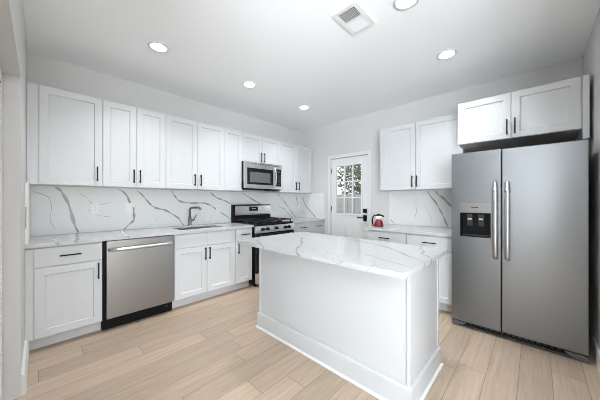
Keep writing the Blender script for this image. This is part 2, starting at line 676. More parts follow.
def cabinet(name, label, loc, rz, wd, z0, z1, depth, doors=(), drawers=(), fillers=(), toe=0.0, group=None, panels=(), shadow_under=True):
    """loc: left rear corner at floor level. local x runs right, front faces -y.
    doors: (x0, x1, z0, z1, handle_x or None, handle_z); drawers: (x0, x1, z0, z1, has_handle);
    fillers: (x0, x1, z0, z1)"""
    t = thing(name, label, 'cabinet', loc, rz, group)
    fd = depth - 0.02
    b = MB()
    b.box(0.0006, wd - 0.0006, -fd, -0.002, z0, z1)
    if not toe:
        b.bm.faces.ensure_lookup_table()
        b.bm.faces[0].material_index = 1
    obj('carcass', b, [M['cab'], M['cab_in']], t)
    if toe:
        b = MB().box(0.0006, wd - 0.0006, -fd + 0.07, -fd + 0.088, 0.001, z0)
        obj('toe_kick', b, M['cab'], t)
    for (x0, x1, a, c) in fillers:
        b = MB().box(x0 + 0.0008, x1 - 0.0005, -depth + 0.003, -fd, a, c)
        obj('filler_strip', b, M['cab'], t)
    for (x0, x1, a, c) in panels:
        b = MB().box(x0, x1, -depth, -0.002, a, c)
        obj('end_panel', b, M['cab'], t)
    for (x0, x1, a, c, hx, hz) in doors:
        b = MB().shaker(x0 + G, x1 - G, a + G, c - G, depth)
        d = obj('door', b, M['cab'], t)
        if hx is not None:
            bar_handle(hx, hz, depth, 0.15, True, d)
    for (x0, x1, a, c, hd) in drawers:
        b = MB().box(x0 + G, x1 - G, -depth, -fd, a + G, c - G, bev=0.002)
        d = obj('drawer' if hd else 'false_front', b, M['cab'], t)
        if hd:
            bar_handle((x0 + x1) / 2 if hd is True else hd, (a + c) / 2 + 0.002, depth, 0.14, False, d)
    return t


UB, UT, UD = 1.398, 2.298, 0.335
ub = 'white shaker upper cabinet'


def up(label, X0, X1, doors, z0=UB, fillers=()):
    ds = [(a - X0, c - X0, z0, UT, None if h is None else h - X0, z0 + 0.122 if z0 < 1.5 else z0 + 0.095) for a, c, h in doors]
    return cabinet('upper_cabinet', label, (X0, 0, 0), 0, X1 - X0, z0, UT, UD, ds, fillers=[(a - X0, c - X0, z0, UT) for a, c in fillers],
                   group='upper cabinets on the long wall')


up('wide single-door white upper cabinet at the far left end of the long wall', -3.864, -3.334, [(-3.79, -3.334, -3.379)], fillers=[(-3.864, -3.79)])
up('white two-door upper cabinet with narrow doors above the dishwasher', -3.334, -2.729, [(-3.334, -3.032, -3.062), (-3.032, -2.729, -3.002)])
up('white two-door upper cabinet above the kitchen sink', -2.729, -1.956, [(-2.729, -2.346, -2.385), (-2.346, -1.956, -2.305)])
up('narrow one-door white upper cabinet without a handle left of the microwave', -1.956, -1.655, [(-1.956, -1.655, None)])
up('short white two-door upper cabinet directly above the microwave', -1.655, -0.879, [(-1.655, -1.27, -1.302), (-1.27, -0.879, -1.238)], z0=1.858)
up('white two-door upper cabinet between the microwave and the room corner', -0.879, -0.004, [(-0.879, -0.455, -0.495), (-0.455, -0.022, -0.412)], fillers=[(-0.022, -0.004)])

# east wall uppers (local x runs toward -Y)
E0 = -1.925
cabinet('upper_cabinet', 'white two-door upper cabinet between the entry door and the refrigerator', (0, E0, 0), -PI / 2, 1.034, UB, UT, UD,
        [(0, 0.494, UB, UT, 0.460, UB + 0.11), (0.494, 1.034, UB, UT, 0.517, UB + 0.11)])
F0 = -2.962
cabinet('upper_cabinet', 'deep white two-door cabinet mounted above the refrigerator', (0, F0, 0), -PI / 2, 0.9045, 1.858, 2.304, 0.63,
        [(0, 0.445, 1.858, 2.304, 0.415, 1.968), (0.445, 0.897, 1.858, 2.304, 0.474, 1.968)],
        fillers=[(0.897, 0.904, 1.858, 2.304)], panels=[(0.9048, 0.9425, 1.772, 2.304)])

# base cabinets on the long wall
BD, BT = 0.62, 0.868
DRT, DRB, DOT, DOB = 0.855, 0.698, 0.690, 0.112
t = 'base cabinets on the long wall'
X0 = -3.864
cabinet('base_cabinet', 'white base cabinet with one drawer and one door at far left', (X0, 0, 0), 0, 0.489, 0.11, BT, BD,
        [(0.047, 0.489, DOB, DOT, 0.489 - 0.032, 0.60)], [(0.047, 0.489, DRB, DRT, True)], [(0, 0.047, DOB, DRT)], 0.11, t)
X0 = -2.735
cabinet('base_cabinet', 'white two-door sink base cabinet right of the dishwasher', (X0, 0, 0), 0, 0.778, 0.11, 0.70, BD,
        [(0.006, 0.385, DOB, DOT, 0.358, 0.60), (0.385, 0.772, DOB, DOT, 0.412, 0.60)],
        [(0.006, 0.385, DRB, DRT, False), (0.385, 0.772, DRB, DRT, False)], (), 0.11, t)
# the sink base is open on top round the bowl: front rail and side strips under the counter
sb = bpy.context.scene.objects
b = MB()
b.box(0.0006, 0.7774, -0.60, -0.585, 0.70, BT)
b.box(0.0006, 0.016, -0.585, -0.002, 0.70, BT)
b.box(0.762, 0.7774, -0.585, -0.002, 0.70, BT)
sinkbase = [o for o in COL.objects if o.get('label', '').startswith('white two-door sink base')][0]
obj('front_rail', b, M['cab'], sinkbase)
X0 = -1.957
cabinet('base_cabinet', 'narrow white base cabinet with drawer and door left of the range', (X0, 0, 0), 0, 0.287, 0.11, BT, BD,
        [(0.012, 0.284, DOB, DOT, 0.048, 0.60)], [(0.012, 0.284, DRB, DRT, 0.165)], (), 0.11, t)
X0 = -0.878
cabinet('base_cabinet', 'white base cabinet with two drawers right of the range', (X0, 0, 0), 0, 0.874, 0.11, BT, BD,
        [(0.004, 0.46, DOB, DOT, 0.43, 0.60), (0.46, 0.870, DOB, DOT, 0.49, 0.60)],
        [(0.004, 0.46, DRB, DRT, 0.272), (0.46, 0.870, DRB, DRT, 0.70)], (), 0.11, t)

# base cabinets on the east wall
EBT = 0.858
t = 'base cabinets beside the refrigerator'
cabinet('base_cabinet', 'white base cabinet with drawer near the entry door', (0, -1.925, 0), -PI / 2, 0.515, 0.11, EBT, 0.714,
        [(0.004, 0.512, DOB, 0.682, 0.04, 0.60)], [(0.004, 0.512, 0.690, 0.845, 0.245)], (), 0.11, t)
cabinet('base_cabinet', 'white base cabinet with drawer directly left of the refrigerator', (0, -2.441, 0), -PI / 2, 0.517, 0.11, EBT, 0.714,
        [(0.004, 0.513, DOB, 0.682, 0.04, 0.60)], [(0.004, 0.513, 0.690, 0.845, 0.262)], (), 0.11, t)

# ------------------------------------------------------------------ counters and splashbacks
CT = 0.900
SX0, SX1, SY0, SY1 = -2.63, -2.06, -0.53, -0.17      # sink cut-out
b = MB()
xs0, xs1 = XW + 0.001, -1.664
b.box(xs0, SX0, -0.645, -0.002, BT + 0.001, CT)
b.box(SX1, xs1, -0.645, -0.002, BT + 0.001, CT)
b.box(SX0, SX1, -0.645, SY0, BT + 0.001, CT)
b.box(SX0, SX1, SY1, -0.002, BT + 0.001, CT)
for pts, wv in (([(-3.497, -0.03), (-3.515, -0.2), (-3.54, -0.45), (-3.567, -0.645)], 0.018),
                ([(-3.70, -0.40), (-3.69, -0.52), (-3.685, -0.645)], 0.02),
                ([(-3.094, -0.03), (-3.14, -0.19), (-3.17, -0.47), (-3.18, -0.645)], 0.012),
                ([(-2.0, -0.03), (-1.92, -0.25), (-1.90, -0.5), (-1.86, -0.645)], 0.010)):
    b.vein(pts, wv, 'xy', CT + 0.0004)
    x = pts[-1][0]
    b.poly([(x - wv * .6, -0.6454, CT), (x + wv * .6, -0.6454, CT), (x + wv * .6 + 0.008, -0.6454, BT + 0.004), (x - wv * .6 + 0.008, -0.6454, BT + 0.004)], 1)
o = obj('countertop', b, [M['marble'], M['vein']])
tag(o, 'long white veined countertop above the dishwasher with the sink cut into it', 'countertop')

b = MB().box(-0.893, -0.002, -0.645, -0.002, BT + 0.001, CT)
b.vein([(-0.245, -0.03), (-0.22, -0.2), (-0.3, -0.4), (-0.28, -0.62)], 0.012, 'xy', CT + 0.0004)
o = obj('countertop', b, [M['marble'], M['vein']])
tag(o, 'short white countertop in the room corner right of the range', 'countertop')

ECT = 0.889
b = MB().box(-0.739, -0.002, -2.959, -1.915, EBT + 0.001, ECT)
for pts, wv in (([(-0.03, -2.745), (-0.2, -2.79), (-0.4, -2.76), (-0.60, -2.93)], 0.014), ([(-0.03, -2.0), (-0.15, -2.06), (-0.35, -2.18)], 0.016),
                ([(-0.3, -2.35), (-0.5, -2.42), (-0.738, -2.44)], 0.010)):
    b.vein(pts, wv, 'xy', ECT + 0.0004)
o = obj('countertop', b, [M['marble'], M['veinw']])
tag(o, 'white veined countertop left of the refrigerator holding the red kettle', 'countertop')

NV = [
    ([(-3.675, 1.384), (-3.638, 1.359), (-3.608, 1.298), (-3.572, 1.204), (-3.543, 1.065), (-3.523, 0.979), (-3.497, 0.907)], 0.030),
    ([(-3.145, 1.384), (-3.099, 1.355), (-3.059, 1.306), (-3.042, 1.258), (-3.012, 1.18), (-2.996, 1.148), (-2.991, 1.099), (-2.988, 1.038), (-2.998, 1.001), (-3.039, 0.962), (-3.094, 0.902)], 0.026),
    ([(-2.963, 1.384), (-2.913, 1.333), (-2.863, 1.271), (-2.814, 1.207), (-2.76, 1.162), (-2.698, 1.141), (-2.64, 1.126), (-2.563, 1.077), (-2.477, 1.017), (-2.433, 0.954), (-2.393, 0.902)], 0.023),
    ([(-2.56, 1.384), (-2.538, 1.347), (-2.512, 1.307), (-2.473, 1.259), (-2.416, 1.231), (-2.303, 1.217), (-2.195, 1.216), (-2.086, 1.211), (-1.986, 1.169), (-1.898, 1.106), (-1.819, 1.057), (-1.727, 0.998), (-1.641, 0.947)], 0.023),
    ([(-2.011, 1.384), (-1.963, 1.337), (-1.898, 1.294), (-1.831, 1.268), (-1.757, 1.245), (-1.632, 1.183)], 0.023),
    ([(-1.449, 1.384), (-1.289, 1.296), (-1.141, 1.227), (-0.985, 1.154)], 0.022),
    ([(-0.649, 1.378), (-0.546, 1.283), (-0.439, 1.185), (-0.33, 1.064), (-0.245, 0.981), (-0.143, 0.909)], 0.022),
    ([(-0.649, 1.13), (-0.572, 1.119), (-0.493, 1.088), (-0.412, 1.027), (-0.33, 0.964), (-0.273, 0.911)], 0.014),
    ([(-0.173, 1.378), (-0.129, 1.244), (-0.105, 1.12)], 0.018),
    # pale hairlines on the left slab
    ([(-3.49, 1.33), (-3.43, 1.28), (-3.39, 1.22), (-3.33, 1.20), (-3.22, 1.23)], 0.006),
    ([(-3.73, 1.30), (-3.70, 1.20), (-3.71, 1.05), (-3.67, 0.95)], 0.005),
    ([(-3.42, 1.15), (-3.34, 1.09), (-3.22, 1.06)], 0.005),
    ([(-3.83, 1.34), (-3.76, 1.31), (-3.70, 1.27)], 0.007),
]
b = MB().box(XW + 0.022, -0.022, -0.020, -0.001, CT + 0.001, UB - 0.001)
for pts, wv in NV:
    b.vein(pts, wv, 'xz', -0.0206)
o = obj('backsplash', b, [M['splash'], M['vein']])
tag(o, 'long white backsplash with bold grey veins behind the sink and range', 'backsplash')

b = MB().box(XW + 0.001, XW + 0.021, -0.645, -0.001, CT + 0.001, 1.395)
for pts, wv in (([(-0.62, 1.18), (-0.60, 1.05), (-0.58, 0.98)], 0.02), ([(-0.3, 1.3), (-0.33, 1.15), (-0.28, 0.95)], 0.015)):
    b.vein(pts, wv, 'yz', XW + 0.0216)
b.poly([(XW + 0.004, -0.6454, 1.20), (XW + 0.012, -0.6454, 1.20), (XW + 0.010, -0.6454, 1.02), (XW + 0.003, -0.6454, 1.03)], 1)
o = obj('backsplash', b, [M['splash'], M['vein']])
tag(o, 'white side splash on the west wall at the left end of the counter', 'backsplash')

b = MB().box(-0.021, -0.001, -0.645, -0.001, CT + 0.001, UB - 0.001)
b.vein([(-0.056, 1.338), (-0.146, 1.183), (-0.229, 1.092), (-0.309, 1.023), (-0.388, 0.956), (-0.45, 0.905)], 0.024, 'yz', -0.0216)
b.vein([(-0.03, 1.05), (-0.12, 1.0), (-0.2, 0.92)], 0.008, 'yz', -0.0216)
o = obj('backsplash', b, [M['splash'], M['vein']])
tag(o, 'white backsplash piece with one diagonal vein in the corner by the entry door', 'backsplash')

b = MB().box(-0.021, -0.001, -2.958, -1.925, ECT + 0.001, UB - 0.001)
for pts, wv in (([(-2.473, 1.384), (-2.525, 1.301), (-2.588, 1.218), (-2.625, 1.143), (-2.662, 1.069), (-2.698, 0.976), (-2.735, 0.893)], 0.024),
                ([(-2.575, 1.383), (-2.625, 1.327), (-2.674, 1.286), (-2.721, 1.232), (-2.768, 1.179), (-2.825, 1.114), (-2.95, 0.99)], 0.028),
                ([(-1.945, 0.96), (-1.970, 0.93), (-2.012, 0.892)], 0.016),
                ([(-2.30, 1.25), (-2.33, 1.12), (-2.31, 1.0)], 0.005), ([(-2.42, 1.2), (-2.5, 1.08), (-2.53, 0.95)], 0.006)):
    b.vein(pts, wv, 'yz', -0.0216)
o = obj('backsplash', b, [M['splash'], M['veinw']])
tag(o, 'white backsplash with two slanting veins left of the refrigerator', 'backsplash')

# ------------------------------------------------------------------ island
IT = 0.890
bx0, bx1, by0, by1 = -2.282, -1.700, -3.040, -1.600
t = thing('kitchen_island', 'white panelled kitchen island standing in the middle of the floor', 'kitchen island', ((bx0 + bx1) / 2, (by0 + by1) / 2, 0))
cx, cy = (bx0 + bx1) / 2, (by0 + by1) / 2
ax, ay = (bx1 - bx0) / 2, (by1 - by0) / 2
b = MB().box(-ax, ax, -ay, ay, 0.001, 0.858)
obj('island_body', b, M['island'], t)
for sx in (-1, 1):
    for sy in (-1, 1):
        b = MB()
        b.box(sx * (ax + 0.006) - 0.020 * (sx > 0) - 0.0, sx * (ax + 0.006) + 0.020 * (sx < 0), sy * (ay + 0.006) - 0.020 * (sy > 0), sy * (ay + 0.006) + 0.020 * (sy < 0), 0.14, 0.8575, bev=0.002)
        obj('corner_moulding', b, M['island'], t)


def skirt(off, z0, z1, ch, mat, name):
    """closed skirting that runs round the island body with a chamfered top edge"""
    b = MB()
    bm = b.bm
    R = []
    for d, z in ((0.0, z0), (off, z0), (off, z1 - ch), (off * 0.35, z1), (0.0, z1)):
        R.append([bm.verts.new(p) for p in ((-ax - d, -ay - d, z), (ax + d, -ay - d, z), (ax + d, ay + d, z), (-ax - d, ay + d, z))])
    for A, B in zip(R, R[1:]):
        for i in range(4):
            bm.faces.new([A[i], A[(i + 1) % 4], B[(i + 1) % 4], B[i]])
    return obj(name, b, mat, t)


skirt(0.018, 0.001, 0.150, 0.012, M['island'], 'skirting')
skirt(0.032, 0.001, 0.020, 0.010, M['trim'], 'shoe_moulding')

ix0, ix1, iy0, iy1 = -2.545, -1.690, -3.110, -1.598
def rounded(x0, x1, y0, y1, r, n=6):
    pts = []
    for cx_, cy_, a0 in ((x1 - r, y1 - r, 0), (x0 + r, y1 - r, PI / 2), (x0 + r, y0 + r, PI), (x1 - r, y0 + r, 1.5 * PI)):
        pts += [(cx_ + r * math.cos(a0 + PI / 2 * k / n), cy_ + r * math.sin(a0 + PI / 2 * k / n)) for k in range(n + 1)]
    return pts


b = MB().prism(rounded(ix0, ix1, iy0, iy1, 0.022), 'z', 0.859, IT)
IV = [
    ([(-1.845, -1.63), (-1.95, -1.808), (-2.047, -1.955), (-2.13, -2.02), (-2.218, -2.109), (-2.327, -2.206), (-2.424, -2.26), (-2.48, -2.309), (-2.51, -2.328), (-2.544, -2.364)], 0.020),
    ([(-2.424, -1.734), (-2.488, -1.863), (-2.544, -1.972)], 0.016),
    ([(-1.70, -2.10), (-1.762, -2.254), (-1.821, -2.449), (-1.89, -2.633), (-1.947, -2.762), (-2.061, -2.898), (-2.159, -3.003), (-2.235, -3.109)], 0.020),
    ([(-2.22, -2.60), (-2.292, -2.779), (-2.343, -2.906), (-2.38, -3.011), (-2.425, -3.109)], 0.010),
    ([(-1.684, -2.893), (-1.789, -2.957), (-1.85, -2.96), (-1.899, -3.004), (-2.0, -3.02), (-2.05, -3.065), (-2.100, -3.109)], 0.018),
    ([(-1.90, -1.62), (-1.80, -1.9), (-1.72, -2.05)], 0.010),
]
for pts, wv in IV:
    b.vein(pts, wv, 'xy', IT + 0.0004)
for y, wv in ((-2.375, 0.03), (-1.985, 0.02)):
    b.poly([(ix0 - 0.0004, y - wv / 2, IT - 0.002), (ix0 - 0.0004, y + wv / 2, IT - 0.002), (ix0 - 0.0004, y + wv / 2 - 0.015, 0.861), (ix0 - 0.0004, y - wv / 2 - 0.015, 0.861)], 1)
for x, wv in ((-2.240, 0.022), (-2.105, 0.024)):
    b.poly([(x - wv / 2, iy0 - 0.0004, IT - 0.002), (x + wv / 2, iy0 - 0.0004, IT - 0.002), (x + wv / 2 - 0.012, iy0 - 0.0004, 0.861), (x - wv / 2 - 0.012, iy0 - 0.0004, 0.861)], 1)
o = obj('island_countertop', b, [M['island_top'], M['veini']])
tag(o, 'polished white veined countertop lying on the kitchen island', 'countertop')

# ------------------------------------------------------------------ dishwasher
t = thing('dishwasher', 'stainless steel dishwasher with a bar handle under the long counter', 'dishwasher', (-3.052, 0, 0))
b = MB().box(-0.318, 0.312, -0.598, -0.03, 0.112, 0.866)
obj('casing', b, M['black'], t)
b = MB().box(-0.296, 0.299, -0.642, -0.600, 0.122, 0.862, bev=0.004)
obj('door', b, M['steel_d'], t)
b = MB().box(-0.316, 0.309, -0.575, -0.555, 0.004, 0.112)
b.box(-0.290, -0.262, -0.577, -0.575, 0.05, 0.078)
b.box(0.235, 0.265, -0.577, -0.575, 0.062, 0.072, mi=1)
obj('toe_panel', b, [M['black'], M['dkgrey']], t)
b = MB()
b.tube([(-0.272, -0.655, 0.782), (-0.264, -0.682, 0.782), (-0.20, -0.690, 0.782), (0.0, -0.693, 0.782), (0.20, -0.690, 0.782), (0.264, -0.682, 0.782), (0.272, -0.655, 0.782)], 0.016, 12)
for x in (-0.268, 0.268):
    b.tube([(x, -0.642, 0.782), (x, -0.662, 0.782)], 0.013, 12)
obj('handle', b, M['steel_h'], t)

# ------------------------------------------------------------------ sink and faucet
t = thing('kitchen_sink', 'undermount stainless steel sink set in the long countertop', 'sink', ((SX0 + SX1) / 2, (SY0 + SY1) / 2, 0.705))
b = MB()
hx, hy = (SX1 - SX0) / 2 - 0.001, (SY1 - SY0) / 2 - 0.001
zt = CT - 0.012 - 0.705
b.box(-hx, hx, -hy, hy, 0.0, 0.012)
b.box(-hx, -hx + 0.012, -hy, hy, 0.012, zt)
b.box(hx - 0.012, hx, -hy, hy, 0.012, zt)
b.box(-hx + 0.012, hx - 0.012, -hy, -hy + 0.012, 0.012, zt)
b.box(-hx + 0.012, hx - 0.012, hy - 0.012, hy, 0.012, zt)
obj('basin', b, M['steel_l'], t)
b = MB().lathe([(0.0001, 0.0135), (0.03, 0.0135), (0.042, 0.016), (0.045, 0.0125)], (0, 0.05, 0))
obj('drain', b, M['nickel'], t)

fx_, fy_ = -2.345, -0.10
t = thing('kitchen_faucet', 'brushed nickel kitchen faucet with angular spout behind the sink', 'faucet', (fx_, fy_, CT))
b = MB().lathe([(0.030, 0.0), (0.030, 0.006), (0.024, 0.010), (0.022, 0.014), (0.022, 0.120), (0.017, 0.126), (0.0001, 0.127)], (0, 0, 0.0005))
obj('base', b, M['nickel'], t)
b = MB().tube([(0, 0, 0.12), (0, 0, 0.225), (0.003, -0.006, 0.240), (0.012, -0.022, 0.250), (0.030, -0.060, 0.254), (0.055, -0.110, 0.256), (0.070, -0.140, 0.254), (0.076, -0.152, 0.246), (0.079, -0.158, 0.225)],
              [0.014, 0.014, 0.014, 0.014, 0.014, 0.014, 0.015, 0.016, 0.015], 14)
obj('spout', b, M['nickel'], t)
b = MB().tube([(0.018, -0.004, 0.082), (0.055, -0.012, 0.082)], 0.015, 12)
b.tube([(0.050, -0.012, 0.085), (0.062, -0.016, 0.115), (0.082, -0.020, 0.155)], [0.009, 0.008, 0.006], 10)
obj('lever_handle', b, M['nickel'], t)

# ------------------------------------------------------------------ range
RX = -1.278
t = thing('gas_range', 'stainless steel gas range with black cooktop between the counters', 'range', (RX, 0, 0))
hw = 0.380
b = MB()
b.box(-hw, hw, -0.655, -0.03, 0.05, 0.885)
for sx in (-1, 1):
    for y in (-0.60, -0.08):
        b.box(sx * (hw - 0.05) - 0.018, sx * (hw - 0.05) + 0.018, y - 0.018, y + 0.018, 0.001, 0.05)
obj('body', b, M['black'], t)
b = MB().box(-hw - 0.001, hw + 0.001, -0.685, -0.03, 0.886, 0.912, bev=0.004)
b.box(-hw + 0.03, hw - 0.03, -0.62, -0.115, 0.912, 0.916)
obj('cooktop', b, M['blackglass'], t)
# burners
bps = [(-0.245, -0.50, 0.050), (-0.245, -0.23, 0.040), (0.0, -0.365, 0.052), (0.245, -0.50, 0.044), (0.245, -0.23, 0.036)]
for (x, y, r) in bps:
    b = MB().lathe([(r, 0.916), (r, 0.926), (r * .8, 0.928), (r * .78, 0.936), (r * .6, 0.940), (0.0001, 0.940)], (x, y, 0))
    obj('burner', b, M['iron'], t)
# three cast grates
for gx in (-0.245, 0.0, 0.245):
    b = MB()
    g0, g1 = gx - 0.116, gx + 0.116
    y0, y1 = -0.635, -0.105
    za, zb = 0.940, 0.954
    for x in (g0, g1):
        b.box(x - 0.006, x + 0.006, y0, y1, za, zb, bev=0.002)
    for y in (y0, (y0 + y1) / 2, y1):
        b.box(g0, g1, y - 0.006, y + 0.006, za, zb, bev=0.002)
    for y in (-0.50, -0.23):
        b.box(g0, g0 + 0.085, y - 0.005, y + 0.005, za, zb + 0.004)
        b.box(g1 - 0.085, g1, y - 0.005, y + 0.005, za, zb + 0.004)
    b.box(gx - 0.005, gx + 0.005, y0, y0 + 0.10, za, zb + 0.004)
    b.box(gx - 0.005, gx + 0.005, y1 - 0.10, y1, za, zb + 0.004)
    for x in (g0, g1):
        for y in (y0 + 0.006, y1 - 0.006):
            b.box(x - 0.008, x + 0.008, y - 0.008, y + 0.008, 0.912, za)
    obj('grate', b, M['iron'], t)
# back guard
b = MB().prism([(-0.095, 1.02), (-0.03, 0.912), (-0.03, 1.02)][:0] or [(-0.105, 0.912), (-0.030, 0.912), (-0.030, 1.010), (-0.085, 1.010)], 'x', -hw, hw)
b.box(-hw - 0.001, -hw + 0.02, -0.105, -0.03, 1.01, 1.185)
bg = obj('lower_backguard', b, M['black'], t)
b = MB().prism([(-0.112, 1.030), (-0.036, 1.030), (-0.036, 1.190), (-0.085, 1.190), (-0.112, 1.165)], 'x', -hw + 0.021, hw, bev=0.004)
bg = obj('backguard', b, M['steel_l'], t)
b = MB().box(-0.095, 0.085, -0.116, -0.112, 1.078, 1.150, bev=0.001)
d = obj('display', b, M['blackglass'], bg)
b = MB()
def seg_digit(b, x, z, s, segs, y):
    """seven-segment numeral"""
    w_, h_ = 0.010 * s, 0.020 * s
    L = {'a': (x, x + w_, z + h_, z + h_ + .0018), 'd': (x, x + w_, z, z + .0018), 'g': (x, x + w_, z + h_ / 2, z + h_ / 2 + .0018),
         'f': (x, x + .0018, z + h_ / 2, z + h_), 'e': (x, x + .0018, z, z + h_ / 2), 'b': (x + w_ - .0018, x + w_, z + h_ / 2, z + h_), 'c': (x + w_ - .0018, x + w_, z, z + h_ / 2)}
    for k in segs:
        a = L[k]
        b.box(a[0], a[1], y - 0.0006, y, a[2], a[3])
for k in range(4):
    b.box(-0.035 + k * 0.022, -0.023 + k * 0.022, -0.1166, -0.116, 1.112, 1.116)
obj('clock_marks', b, M['display'], bg)
# front control panel and knobs
b = MB().prism([(-0.656, 0.780), (-0.712, 0.780), (-0.712, 0.815), (-0.690, 0.880), (-0.656, 0.880)], 'x', -hw, hw, bev=0.003)
pn = obj('control_panel', b, M['steel_l'], t)
for x in (-0.269, -0.185, -0.010, 0.179, 0.255):
    b = MB().lathe([(0.024, 0.0), (0.024, 0.010), (0.020, 0.014), (0.018, 0.036), (0.0001, 0.038)], (x, -0.706, 0.835), 18, axis='y')
    b.box(x - 0.004, x + 0.004, -0.750, -0.742, 0.818, 0.852)
    obj('knob', b, M['black'], pn)
# oven door, its window and handle, and the drawer below
b = MB().box(-hw + 0.006, hw - 0.004, -0.700, -0.656, 0.215, 0.772, bev=0.004)
od = obj('oven_door', b, M['blackglass'], t)
b = MB().box(-0.255, 0.255, -0.703, -0.7005, 0.33, 0.62)
obj('oven_window', b, M['blackglass'], od)
b = MB().tube([(-0.33, -0.755, 0.725), (0.33, -0.755, 0.725)], 0.012, 12)
for x in (-0.30, 0.30):
    b.tube([(x, -0.700, 0.725), (x, -0.755, 0.725)], 0.010, 10)
obj('oven_handle', b, M['steel_h'], od)
b = MB().box(-hw + 0.006, hw - 0.004, -0.695, -0.656, 0.055, 0.205, bev=0.004)
obj('storage_drawer', b, M['steel_l'], t)

# ------------------------------------------------------------------ microwave
t = thing('microwave', 'stainless over-the-range microwave with black window under the short cabinet', 'microwave', (-1.283, 0, 1.430))
b = MB().box(-0.368, 0.368, -0.385, -0.024, 0.0, 0.424)
b.box(-0.383, 0.383, -0.385, -0.336, 0.0, 0.424)
b.box(-0.390, -0.383, -0.385, -0.345, 0.01, 0.11)
obj('casing', b, M['black'], t)
b = MB().box(-0.383, 0.380, -0.418, -0.386, 0.010, 0.424, bev=0.004)
fr = obj('front', b, M['steel_l'], t)
b = MB().box(-0.335, 0.175, -0.4215, -0.4185, 0.072, 0.325, bev=0.001)
obj('door_glass', b, M['blackglass'], fr)
b = MB().box(-0.290, 0.110, -0.4235, -0.4215, 0.105, 0.265)
obj('window_mesh', b, M['mwglass'], fr)
b = MB().box(0.215, 0.350, -0.4215, -0.4185, 0.060, 0.350, bev=0.001)
pc = obj('keypad', b, M['blackglass'], fr)
b = MB()
for i in range(5):
    for j in range(3):
        b.box(0.234 + j * 0.036, 0.258 + j * 0.036, -0.4222, -0.4215, 0.085 + i * 0.036, 0.103 + i * 0.036)
obj('keys', b, M['dkgrey'], pc)
b = MB().box(0.236, 0.330, -0.4222, -0.4215, 0.290, 0.325)
obj('display', b, M['dkgrey'], pc)
b = MB().tube([(0.192, -0.420, 0.045), (0.192, -0.452, 0.060), (0.192, -0.468, 0.12), (0.192, -0.474, 0.205), (0.192, -0.468, 0.29), (0.192, -0.452, 0.35), (0.192, -0.420, 0.365)], 0.012, 12)
obj('handle', b, M['steel_h'], fr)
b = MB()
for k in range(12):
    b.box(-0.33 + k * 0.056, -0.29 + k * 0.056, -0.4192, -0.4186, 0.392, 0.398)
obj('vent_slots', b, M['dkgrey'], fr)
b = MB().box(0.165, 0.325, -0.36, -0.20, -0.018, 0.0, bev=0.003)
obj('underside_lamp', b, M['dkgrey'], t)

# ------------------------------------------------------------------ refrigerator
FY0, FY1 = -2.963, -3.872
t = thing('refrigerator', 'stainless steel side-by-side refrigerator with ice and water dispenser', 'refrigerator', (-0.09, (FY0 + FY1) / 2, 0), -PI / 2)
hw = (FY0 - FY1) / 2                  # local: x right, front at -y
fd = 0.820                            # door front
split = -(-3.354 - (FY0 + FY1) / 2)   # local x of the gap between the doors
b = MB()
b.box(-hw + 0.004, hw - 0.004, -0.745, 0.0, 0.055, 1.695)
for sx in (-1, 1):
    for y in (-0.70, -0.08):
        b.tube([(sx * (hw - 0.06), y, 0.001), (sx * (hw - 0.06), y, 0.056)], 0.022, 10)
obj('casing', b, M['dkgrey'], t)
for sx in (-1, 1):
    b = MB()
    b.box(sx * (hw - 0.08) - 0.055, sx * (hw - 0.08) + 0.055, -0.80, -0.62, 1.6955, 1.712, bev=0.004)
    obj('hinge_cover', b, M['dkgrey'], t)

dz0, dz1 = 0.064, 1.716
# dispenser recess in the left door: outline local x range, z range
qx0, qx1, qz0, qz1 = 3.036 - (-(FY0 + FY1) / 2), 3.279 - (-(FY0 + FY1) / 2), 0.900, 1.226
b = MB()
lx0, lx1 = -hw, split - 0.004
b.box(lx0, qx0, -fd, -0.752, dz0, dz1)
b.box(qx1, lx1, -fd, -0.752, dz0, dz1)
b.box(qx0, qx1, -fd, -0.752, dz0, qz0)
b.box(qx0, qx1, -fd, -0.752, qz1, dz1)
bmesh.ops.remove_doubles(b.bm, verts=b.bm.verts[:], dist=1e-5)
ld = obj('freezer_door', b, M['steel_f'], t)
b = MB().box(split + 0.004, hw, -fd, -0.752, dz0, dz1, bev=0.006)
rd = obj('fridge_door', b, M['steel_f'], t)
# dispenser
b = MB()
zc = 1.131
b.box(qx0 + 0.001, qx1 - 0.001, -0.765, -0.753, qz0, zc)
b.box(qx0 + 0.001, qx0 + 0.012, -fd - 0.001, -0.765, qz0, zc)
b.box(qx1 - 0.012, qx1 - 0.001, -fd - 0.001, -0.765, qz0, zc)
b.box(qx0 + 0.012, qx1 - 0.012, -fd - 0.001, -0.765, qz0, qz0 + 0.014)
b.box(qx0 + 0.012, qx1 - 0.012, -fd - 0.001, -0.765, zc - 0.012, zc)
dp = obj('dispenser', b, M['black'], ld)
dp['label'] = 'black ice and water dispenser recess'
b = MB().box(qx0 + 0.001, qx1 - 0.001, -fd - 0.004, -0.77, zc + 0.001, qz1 - 0.001, bev=0.002)
cp = obj('control_strip', b, M['steel_d'], dp)
b = MB().box((qx0 + qx1) / 2 - 0.028, (qx0 + qx1) / 2 + 0.028, -fd - 0.0046, -fd - 0.004, zc + 0.05, zc + 0.058)
obj('badge', b, M['dkgrey'], dp)
for x in ((qx0 + qx1) / 2 - 0.045, (qx0 + qx1) / 2 + 0.045):
    b = MB().prism([(-0.775, zc - 0.012), (-0.800, zc - 0.012), (-0.800, zc - 0.05), (-0.788, zc - 0.10), (-0.775, zc - 0.13)], 'x', x - 0.022, x + 0.022, bev=0.003)
    b.box(x - 0.016, x + 0.016, -0.803, -0.800, zc - 0.066, zc - 0.052, mi=1)
    obj('paddle', b, [M['dkgrey'], M['steel_h']], dp)
